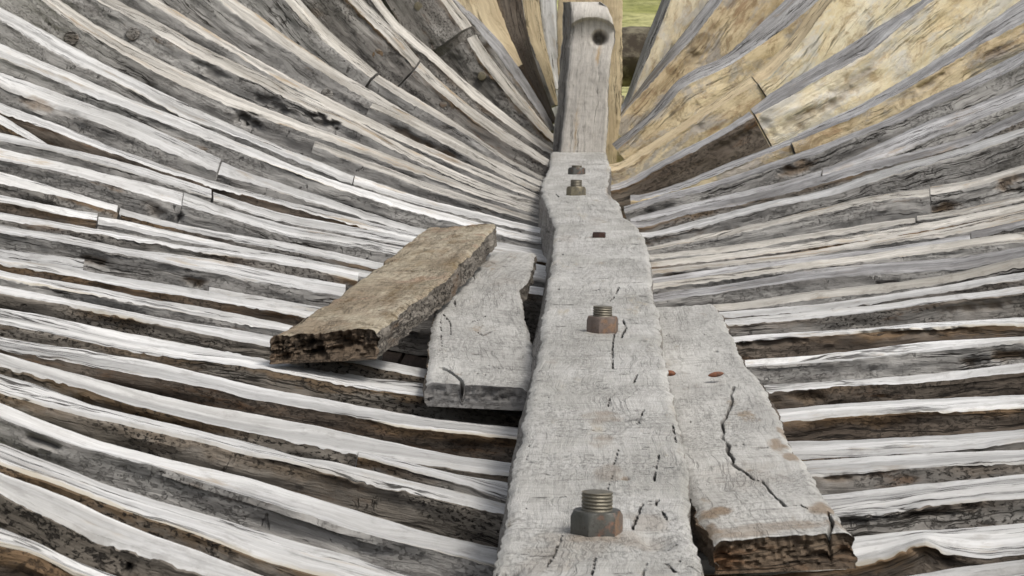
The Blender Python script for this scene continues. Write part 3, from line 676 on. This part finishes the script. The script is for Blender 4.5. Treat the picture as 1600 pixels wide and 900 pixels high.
# crack slivers on the keelson are in its material; loose planks follow
def plane3(a, b, c):
    n = (b-a).cross(c-a).normalized(); return a, n
def plank(name, Lp, Rp, p0, n, thick, mats, nrow, **kw):
    rows = []
    def par(P, f):
        Ls = [0]
        for a, b in zip(P, P[1:]): Ls.append(Ls[-1]+math.hypot(b[0]-a[0], b[1]-a[1]))
        s = f*Ls[-1]
        for q in range(len(P)-1):
            if s <= Ls[q+1]+1e-6:
                g = (s-Ls[q])/(Ls[q+1]-Ls[q]); return (P[q][0]+(P[q+1][0]-P[q][0])*g, P[q][1]+(P[q+1][1]-P[q][1])*g)
        return P[-1]
    for j in range(nrow+1):
        f = j/nrow
        a = par(Lp, f); b = par(Rp, f)
        rows.append((on_plane(*a, p0, n), on_plane(*b, p0, n)))
    kw['marks'] = [mk(p, h_, d_, lambda a_, b_: on_plane(a_, b_, p0, n)) for p, h_, d_ in kw.get('marks', [])]
    kw['stains'] = [(on_plane(a_, b_, p0, n), rx, ry, am) for a_, b_, rx, ry, am in kw.get('stains', [])]
    if n.z < 0: n = -n
    return loft(name, rows, thick, mats, down=-n, **kw)
# grey plank left of the keelson
A = at_depth(668, 600, 3.98); B = at_depth(828, 606, 3.98); Cc = on_level(790, 395, .535)
p0, n_ = plane3(A, B, Cc)
o = plank('loose_plank', [(752, 392), (708, 425), (682, 474), (674, 507), (669, 560), (667, 598)], [(838, 396), (828, 430), (813, 450), (821, 497), (829, 527), (836, 552), (833, 580), (828, 606)], p0, n_, .033,
          [M['plank'], M['side_m'], M['slate']], 170, nc=90, amp=.0016, edge_amp=.004, seed=5.5, end_rag=.007, nt_rows=10,
          marks=[([(723, 603), (721, 594), (705, 582), (690, 574)], .0035, .02), ([(680, 549), (720, 552), (752, 554)], .0012, .003), ([(728, 584), (745, 583), (762, 586)], .0022, .004), ([(692, 490), (704, 505), (704, 522)], .0014, .003),
                 ([(735, 504), (748, 500)], .0016, .003), ([(742, 519), (755, 524), (768, 518)], .0026, .004), ([(760, 570), (785, 576)], .0018, .004), ([(788, 528), (806, 527)], .0012, .003), ([(710, 470), (711, 480)], .002, .003),
                 ([(755, 496), (763, 492)], .0016, .003), ([(738, 428), (742, 437)], .002, .003), ([(770, 415), (790, 417)], .002, .003), ([(765, 408), (772, 412)], .003, .003), ([(688, 500), (690, 540)], .0008, .002)],
          stains=[(760, 412, .04, .1, .3), (790, 440, .03, .1, .15)])
tag(o, 'silver grey loose plank lying left of the central beam, partly under the brown plank', 'plank')
# brown plank lying askew
A = at_depth(420, 522, 4.16); B = at_depth(588, 512, 4.2); Cc = at_depth(775, 350, 6.0)
p0, n_ = plane3(A, B, Cc)
o = plank('loose_plank', [(663, 357), (603, 409), (527, 463), (450, 510), (420, 522)], [(776, 349), (738, 392), (700, 429), (653, 464), (588, 513)], p0, n_, .046,
          [M['brown'], M['side_m'], M['end2']], 200, nc=90, amp=.004, edge_amp=.007, seed=8.5, end_rag=.034, nt_rows=14,  # side_m puts the shadow on its right side into the colour
          marks=[([(478, 513), (510, 508), (550, 503), (582, 506)], .006, .012), ([(592, 429), (625, 422), (695, 423)], .0035, .004), ([(655, 389), (700, 385), (745, 378)], .002, .003), ([(660, 370), (674, 368)], .005, .004),
                 ([(455, 512), (490, 490)], .002, .003), ([(590, 483), (605, 481)], .003, .003), ([(617, 448), (632, 441)], .002, .003), ([(530, 472), (600, 472)], .0015, .002), ([(600, 415), (640, 395)], .0015, .002)],
          stains=[(560, 470, .09, .25, .35), (700, 400, .05, .3, .3), (620, 440, .05, .2, .25), (480, 512, .08, .12, .6), (650, 380, .06, .15, .25)])
tag(o, 'golden brown weathered plank lying askew on top of the grey plank and ribs', 'plank')
# right plank
A = at_depth(1105, 843, 2.80); B = at_depth(1318, 820, 2.84); Cc = on_level(1080, 475, .545)
p0, n_ = plane3(A, B, Cc)
o = plank('loose_plank', [(1000, 484), (1018, 540), (1045, 640), (1062, 720), (1076, 768), (1100, 813), (1112, 845)],
          [(1117, 474), (1127, 488), (1147, 530), (1163, 563), (1192, 600), (1220, 655), (1235, 693), (1267, 740), (1297, 787), (1314, 812), (1330, 833)], p0, n_, .034,
          [M['plank'], M['side_d'], M['end2']], 260, nc=100, amp=.0022, edge_amp=.005, seed=13.3, end_rag=.014, nt_rows=14,
          marks=[([(1146, 604), (1142, 618), (1144, 626), (1138, 640), (1134, 652), (1127, 658), (1131, 672), (1127, 682), (1138, 697), (1137, 708), (1146, 717), (1143, 724), (1158, 733)], .0034, .006), ([(1160, 733), (1178, 748), (1190, 750), (1205, 770), (1226, 792)], .0022, .004),
                 ([(1115, 746), (1135, 745)], .0012, .003), ([(1145, 698), (1163, 695)], .0014, .003), ([(1112, 549), (1124, 549)], .0022, .004), ([(1165, 701), (1200, 699)], .0008, .002), ([(1075, 659), (1090, 659)], .0008, .002),
                 ([(1233, 793), (1250, 790), (1262, 797)], .0014, .004), ([(1092, 525), (1110, 522)], .001, .002), ([(1040, 525), (1060, 526)], .001, .002), ([(1295, 835), (1300, 815), (1293, 800)], .003, .01)],
          stains=[(1118, 800, .02, .03, .9), (1105, 828, .02, .04, .8), (1288, 795, .018, .03, .8), (1215, 697, .012, .05, .8), (1237, 714, .010, .04, .8), (1190, 825, .09, .025, .5), (1222, 672, .008, .05, .7), (1160, 835, .05, .02, .6), (1170, 740, .05, .1, .15), (1310, 820, .02, .03, .6)])
tag(o, 'silver grey loose plank right of the central beam with a dark rotten near end', 'plank')

# ------------------------------------------------------------------ stem post with rounded, hollowed head
def stem_post():
    SL = [(893, -6), (893, 20), (893, 55), (889, 85), (887, 110), (883, 160), (879, 200), (876, 238), (874, 262)]
    SR = [(925, -6), (948, 10), (956, 25), (961, 45), (960, 62), (955, 85), (952, 110), (950, 160), (949, 200), (947, 238), (947, 262)]
    rows = []; y = 262.0; d0 = 10.25
    ys = []
    while y > 2: ys.append(y); y -= 1.6
    for y in ys:
        d = d0+.05*(262-y)/262
        rows.append((at_depth(poly_y(SL, y), y, d), at_depth(poly_y(SR, y), y, d)))
    # rounded top
    c = (rows[-1][0]+rows[-1][1])/2
    hc = at_depth(937, 60, 10.2)
    def sink(S, f, p):
        px = 800; z = 0
        # hollow below the white cap
        q = ((p.x-at_depth(925, 52, 10.2).x)/.10)**2+((p.z-at_depth(925, 52, 10.2).z)/.062)**2
        cz = at_depth(925, 58, 10.2).z; lo_ = (p.z-cz)/.075
        qx = ((p.x-at_depth(925, 52, 10.2).x)/.105)**2
        if lo_ > 0: f_ = max(0, min(1, (1.12-qx-lo_*lo_)/.30))
        else: f_ = max(0, min(1, (1.12-qx)/.30))*max(0, 1+lo_/3.2)**2
        z -= .030*f_*f_*(3-2*f_)
        q = ((p.x-hc.x)/.026)**2+((p.z-hc.z)/.026)**2
        if q < 6: z -= .11*math.exp(-q*q)
        top = at_depth(925, 4, 10.2).z
        e = (p.z-(top-.06))/.06
        if e > 0: z -= .05*e*e
        return z
    o = loft('stem_post', rows, .16, [M['stem'], M['side_g'], M['face_t']], nc=48, amp=.003, edge_amp=.004, seed=4.4, down=Vector((0, 1, 0)), sink=sink, stains=[(at_depth(922, 44, 10.2), .085, .05, .6), (at_depth(915, 215, 10.2), .12, .05, .35)], side_off=lambda f: (.035, 0))  # first brown patch darkens the hollow under the cap
    return tag(o, 'upright pale post beyond the beam with a rounded head and dark bolt hole', 'post')
stem_post()
rows = []
for y in [300-2*q for q in range(170)]:
    rows.append((at_depth(872, y, 10.75), at_depth(972-(0 if y < 150 else (y-150)*.10), y, 10.75)))
o = loft('outer_stem', rows, .18, [M['face_t'], M['face_t'], M['face_t']], nc=20, amp=.004, edge_amp=.005, seed=6.4, down=Vector((0, 1, 0)))
tag(o, 'cream coloured outer post standing close behind the rounded stem head', 'post')

for (xa, xb, xc, xd, dd, mt, lb) in ((836, 868, 846, 878, 11.9, 'face', 'pale cracked board showing behind the ribs just left of the stem'), (770, 840, 800, 862, 12.1, 'face_t', 'cream board behind the crooked dark rib left of the stem'),
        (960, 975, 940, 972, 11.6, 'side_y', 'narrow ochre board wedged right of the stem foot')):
    rows = []
    for q in range(110):
        f = q/109; y = 300-340*f if mt != 'side_y' else 300-150*f
        rows.append((at_depth(xc+(xa-xc)*f, y, dd), at_depth(xd+(xb-xd)*f, y, dd)))
    o = loft('hull_board', rows, .05, [M[mt], M['side_g'], M['side_g']], nc=14, amp=.004, edge_amp=.005, seed=xa*.1, down=Vector((0, 1, 0)))
    tag(o, lb, 'board')

# ------------------------------------------------------------------ bolts
def hexnut(r, h, mat, parent, rot, square=False, flats=None):
    nseg = 4 if square else 6; V = []; F = []
    N = 48
    def rad(a): 
        st = 2*math.pi/nseg; x = (a % st)-st/2; return r*math.cos(st/2)/math.cos(x)
    prof = [(0, .985), (.0015, 1), (h*.80, 1), (h, .90)]
    for (z, f) in prof:
        for i in range(N):
            a = 2*math.pi*i/N; rr = rad(a)
            if f == .90: rr = min(rr, r*math.cos(math.pi/nseg)*1.0)
            elif z > h*.7: rr = rr; z2 = z
            zz = z
            if z > h*.7 and f == 1: zz = h*(.97-.25*max(0, (rr/(r*math.cos(math.pi/nseg))-1))/(1/math.cos(math.pi/nseg)-1)*.8)
            V.append(Vector((rr*math.cos(a+rot), rr*math.sin(a+rot), zz)))
    for k in range(len(prof)-1):
        for i in range(N):
            i2 = (i+1) % N; F.append((k*N+i, k*N+i2, (k+1)*N+i2, (k+1)*N+i))
    V.append(Vector((0, 0, h))); c = len(V)-1; b = (len(prof)-1)*N
    for i in range(N): F.append((b+i, b+(i+1) % N, c))
    MI = []
    for f in F:
        cx = sum((V[v] for v in f), Vector())/len(f); a = math.atan2(cx.y, cx.x)-rot
        MI.append(1+int((a % (2*math.pi))/(2*math.pi/nseg)) if flats and cx.z < h*.93 else 0)
    o = mesh_obj('nut', V, F, [mat]+([M[q] for q in flats] if flats else []), MI if flats else None, None, None); o.parent = parent
    return o
def shank(r, h0, h1, turns, mat, parent):
    V = []; F = []; N = 32; per = 8; K = turns*per
    for k in range(K+1):
        for i in range(N):
            a = 2*math.pi*i/N; ph = (k/per+i/N) % 1
            rr = r*(1-.085*abs(2*ph-1)) if k < K else r*.82
            V.append(Vector((rr*math.cos(a), rr*math.sin(a), h0+(h1-h0)*k/K)))
    for k in range(K):
        for i in range(N):
            i2 = (i+1) % N; F.append((k*N+i, k*N+i2, (k+1)*N+i2, (k+1)*N+i))
    V.append(Vector((0, 0, h1+.0006))); c = len(V)-1
    for i in range(N): F.append((K*N+i, K*N+(i+1) % N, c))
    o = mesh_obj('threaded_shank', V, F, [mat]); o.parent = parent
    return o
def bolt(px, py, wpx, nh, sh, turns, mat, smat, rot, label, square=False, sr=.60, h=.5, flats=None):
    p = on_level(px, py, h); dist = (p-C0).length; r = wpx/FPX*dist/2/ (.985 if not square else 1)
    e = empty('bolt', p+Vector((0, 0, -.002))); e.rotation_euler = (R(-1.5), R(1), 0)
    tag(e, label, 'bolt', 'bolts through the central beam')
    hexnut(r, r*nh, mat, e, rot, square, flats)
    if sh: shank(r*sr, r*nh*.9, r*(nh+sh), turns+1, smat, e)
    return e
bolt(932, 832, 82, .93, .70, 5, M['steel'], M['tread'], R(12), 'large grey hex nut on a threaded bolt end, nearest and biggest on the beam', flats=['rust', 'steel', 'steel', 'steel', 'steel', 'rust'])
bolt(941, 518, 51, 1.0, .62, 4, M['rust'], M['tread'], R(18), 'pinkish rusty hex nut with threaded end halfway up the beam')
bolt(936, 371, 27, .70, 0, 3, M['slot_dark'], M['tread'], R(40), 'dark square slot in the beam, made as a raised near-black block', square=True)  # square slot in the beam, modelled as a raised dark block
bolt(900, 305, 30, .95, .7, 4, M['brass'], M['tread'], R(-2), 'small half yellowed nut, second from the far end of the beam')
bolt(901, 272, 27, .8, .25, 2, M['steel'], M['tread'], R(8), 'small grey nut at the far end of the beam below the stem')

# copper nails on the right plank / beam edge
def nail(px, py, hgt, ln, wd, ang, label):
    p = on_level(px, py, hgt); V = []; F = []; N = 20; K = 10
    for k in range(K+1):
        t = k/K; rr = math.sin(math.pi*min(.999, max(.001, t)))**.6
        for i in range(N):
            a = 2*math.pi*i/N; V.append(Vector(((t-.5)*ln, wd*rr*math.cos(a)*(1+.2*nz(t*6, a, 2)), wd*.45*rr*math.sin(a)+.002)))
    for k in range(K):
        for i in range(N): i2 = (i+1) % N; F.append((k*N+i, k*N+i2, (k+1)*N+i2, (k+1)*N+i))
    o = mesh_obj('copper_nail', V, F, [M['copper']]); o.location = p; o.rotation_euler = (0, R(-8), ang)
    tag(o, label, 'nail', 'copper nail heads')
nail(1119, 587, .543, .026, .009, .15, 'flattened orange copper nail head lying on the right grey plank')
nail(1047, 585, .543, .014, .010, .9, 'copper nail head peeping out beside the edge of the central beam')

# ------------------------------------------------------------------ treenails in the rib sides
def find_rib(data, idx): return data[idx]
def treenail(data, side, px, py, rpx, mat, proud=.012):
    """peg end standing on the side face whose timber is seen at this spot"""
    best = None
    for r in data:
        rows = r['rows']; 
        j = min(range(len(rows)), key=lambda q: abs(rows[q][3]-px))
        d = r['d']; k = r['k']; p = at_depth(px, py, d, k)
        top = rows[j][0][0]
        below = (top-p).dot(Vector((0, 0, 1)))
        if below > 0.004 and (best is None or d < best[0]): best = (d, r, j, p)
    # nearest frame whose lower edge is above the spot but not hidden by a nearer one
    if not best: return
    d, r, j, p = best
    o_par = min(r['objs'], key=lambda o: min((o.location+o.data.vertices[q].co-p).length for q in range(0, len(o.data.vertices), 17)))
    rr = rpx/FPX*d; V = []; F = []; N = 22
    for (yy, f) in ((.02, 1), (-proud*.7, 1), (-proud, .88), (-proud*1.05, .4)):
        for i in range(N):
            a = 2*math.pi*i/N; q = rr*f*(1+.08*nz(math.cos(a)*2, math.sin(a)*2, px)); V.append(Vector((q*math.cos(a), yy, q*math.sin(a))))
    for k in range(3):
        for i in range(N): i2 = (i+1) % N; F.append((k*N+i, k*N+i2, (k+1)*N+i2, (k+1)*N+i))
    F.append(tuple(3*N+i for i in range(N)))
    UV = [tuple((V[v].x, V[v].z) for v in f) for f in F]
    o = mesh_obj('treenail', V, F, [mat], None, UV); o.location = p-o_par.location+Vector((0, -.004, 0)); o.parent = o_par
bpy.context.view_layer.update()
for (x, y, rp) in ((112, 60, 12), (208, 53, 11), (591, 86, 10), (511, 148, 10), (693, 163, 6)):
    treenail(LEFT, -1, x, y, rp, M['side'])
for (x, y, rp) in ((655, 10, 8), (753, 119, 7)):
    treenail(LEFT, -1, x, y, rp, M['brass'], .03)

def blotch(data, px, py, rl, rw, kind, amt, dent=.01):
    """rot pockets and rust stains on the rib sides: rl px along the rib, rw px across"""
    best = None
    for r in data:
        rows = r['rows']; j = min(range(len(rows)), key=lambda q: abs(rows[q][3]-px))
        d = r['d']; k = r['k']; p = at_depth(px, py, d, k); below = rows[j][0][0].z-p.z
        if below > .002 and (best is None or d < best[0]): best = (d, r, j, p)
    if not best: return
    d, r, j, p = best; rows = r['rows']; t = (rows[min(j+5, len(rows)-1)][0][0]-rows[max(j-5, 0)][0][0]); t.y = 0; t.normalize()
    rl = rl/FPX*d; rw = rw/FPX*d
    for o in r['objs']:
        me = o.data; at = me.attributes.get(kind) or me.attributes.new(kind, 'FLOAT', 'POINT')
        vals = [0.0]*len(me.vertices); at.data.foreach_get('value', vals)
        for i, v in enumerate(me.vertices):
            w_ = v.co+o.location-p
            if abs(w_.x) > rl*2.2 or abs(w_.z) > rl*2.2 or w_.y > .02: continue
            a = w_.x*t.x+w_.z*t.z; b = w_.x*t.z-w_.z*t.x
            q = (a/rl)**2+(b/rw)**2
            if q < 3.5:
                f = max(0, min(1, 1.2-q+1.5*nz(a*26, b*60, px, 4)))
                if f > 0:
                    vals[i] = max(vals[i], f*amt); v.co.y += f*dent
        at.data.foreach_set('value', vals)
for a in [(388, 186, 24, 12, 'mark', .85, .03), (330, 112, 26, 12, 'mark', .5), (430, 165, 34, 9, 'mark', .65), (505, 190, 24, 9, 'mark', .75, .03), (300, 85, 30, 10, 'mark', .3), (545, 200, 14, 10, 'mark', .7), (30, 50, 30, 8, 'mark', .3), (190, 130, 26, 7, 'mark', .5), (235, 135, 12, 8, 'mark', .5),
          (700, 95, 34, 20, 'mark', .6), (760, 140, 34, 24, 'mark', .35), (810, 165, 26, 14, 'mark', .45), (760, 78, 14, 6, 'stain', 1.0), (655, 240, 28, 7, 'mark', .65), (700, 268, 30, 7, 'mark', .5), (640, 215, 34, 8, 'stain', .8), (690, 238, 34, 7, 'stain', .95), (730, 256, 26, 5, 'stain', .7),
          (300, 246, 26, 8, 'stain', .7), (270, 238, 16, 6, 'stain', .8), (60, 163, 34, 9, 'stain', .6), (110, 178, 30, 6, 'mark', .4), (400, 300, 30, 7, 'stain', .35), (20, 200, 20, 6, 'stain', .7), (240, 325, 20, 10, 'stain', .45), (280, 340, 8, 8, 'mark', .8),
          (60, 322, 44, 5, 'stain', .9), (300, 438, 22, 5, 'stain', 1.0), (150, 408, 26, 4, 'stain', .7), (60, 680, 40, 10, 'stain', .45), (140, 700, 34, 8, 'mark', .55), (60, 690, 30, 5, 'mark', .6), (185, 715, 30, 7, 'mark', .35), (200, 887, 5, 5, 'mark', 1, .02), (238, 895, 3, 3, 'mark', 1, .02),
          (690, 860, 34, 8, 'mark', .8), (600, 840, 20, 6, 'mark', .5), (510, 818, 22, 4, 'stain', .6), (370, 770, 30, 4, 'mark', .5), (620, 95, 16, 16, 'mark', .4), (500, 60, 20, 8, 'mark', .35), (490, 20, 16, 14, 'stain', .4)]:
    blotch(LEFT, *a)
for a in [(1245, 262, 30, 12, 'stain', .9), (1230, 268, 14, 8, 'mark', .5), (1100, 300, 34, 7, 'mark', .6), (1010, 335, 14, 6, 'mark', .6), (1030, 328, 30, 5, 'mark', .4), (1480, 322, 26, 8, 'stain', 1.0), (1580, 285, 24, 12, 'stain', .8), (1210, 380, 26, 5, 'mark', .6), (1140, 362, 20, 5, 'stain', .7), (1270, 372, 20, 5, 'mark', .4),
          (1070, 430, 34, 4, 'mark', .7), (1400, 445, 34, 4, 'mark', .8), (1330, 430, 12, 7, 'mark', .5), (1575, 552, 34, 10, 'stain', 1.0), (1520, 565, 24, 6, 'stain', .7), (1250, 622, 44, 7, 'stain', .8), (1200, 535, 60, 6, 'mark', .5), (1420, 520, 90, 5, 'mark', .45), (1460, 800, 60, 6, 'stain', .7), (1340, 815, 34, 8, 'mark', .45),
          (1350, 880, 70, 5, 'mark', .45), (1450, 862, 26, 9, 'stain', .9), (1480, 876, 10, 8, 'mark', .8), (1330, 745, 50, 3, 'stain', .7), (1520, 480, 60, 5, 'stain', .6), (1080, 95, 24, 12, 'mark', .35), (1090, 70, 34, 10, 'stain', .35), (1110, 160, 30, 6, 'stain', .45), (1240, 190, 40, 10, 'stain', .5),
          (1190, 200, 20, 14, 'mark', .25), (1330, 130, 40, 14, 'stain', .45), (1290, 165, 44, 8, 'stain', .55), (1560, 80, 24, 8, 'stain', .7), (1450, 130, 24, 5, 'mark', .35), (1140, 225, 40, 8, 'mark', .25), (1000, 245, 26, 10, 'stain', .4), (1090, 200, 10, 5, 'mark', .5)]:
    blotch(RIGHT, *a)

# ------------------------------------------------------------------ ground, grass, bank behind
def ground():
    s = NT('grassy_ground'); tc = s.n('ShaderNodeTexCoord').outputs['Object']
    n1 = s.noise(tc, .5, 5, .6); n2 = s.noise(tc, 5, 8, .8)
    c = s.mix(s.ramp(n1, .4, .62), (.30, .31, .10), (.52, .50, .24)); c = s.mix(s.ramp(n2, .42, .62, 0, .8), c, (.14, .15, .05))
    s.l(c, s.b.inputs['Base Color']); s.b.inputs['Roughness'].default_value = .95
    V = []; F = []; nx, ny = 60, 120
    for j in range(ny+1):
        yy = -60+j*3.5
        for i in range(nx+1):
            xx = (i-nx/2)*8; z = nz(xx*.2, yy*.2, 0)*.08 if yy > 14 else 0
            if yy > 16: z += (yy-16)*.075+nz(xx*.05, yy*.05, 4)*.5
            V.append((xx, yy, z))
    for j in range(ny):
        for i in range(nx): a = j*(nx+1)+i; F.append((a, a+1, a+nx+2, a+nx+1))
    o = mesh_obj('ground', V, F, [s.m]); tag(o, kind='structure')
ground()
def shade_band():  # dark roll added to give the shadow band beyond the bow
    s = NT('dark_shade_band'); tc = s.n('ShaderNodeTexCoord').outputs['Object']
    n1 = s.noise(tc, 6, 5, .7)
    c = s.mix(s.ramp(n1, .4, .65), (.05, .04, .03), (.20, .18, .13)); s.l(c, s.b.inputs['Base Color']); s.b.inputs['Roughness'].default_value = .95
    V = []; F = []; N = 20; K = 40
    for k in range(K+1):
        x = -2.5+6*k/K
        for i in range(N):
            a = 2*math.pi*i/N; rr = .20*(1+.3*nz(x*3, math.cos(a), math.sin(a)))
            V.append((x, 17.5+rr*math.cos(a)*1.4, .95+rr*math.sin(a)))
    for k in range(K):
        for i in range(N): i2 = (i+1) % N; F.append((k*N+i, k*N+i2, (k+1)*N+i2, (k+1)*N+i))
    o = mesh_obj('shade_roll', V, F, [s.m]); tag(o, 'dark roll added as a shadow band beyond the bow right of the stem', 'shadow band')
shade_band()
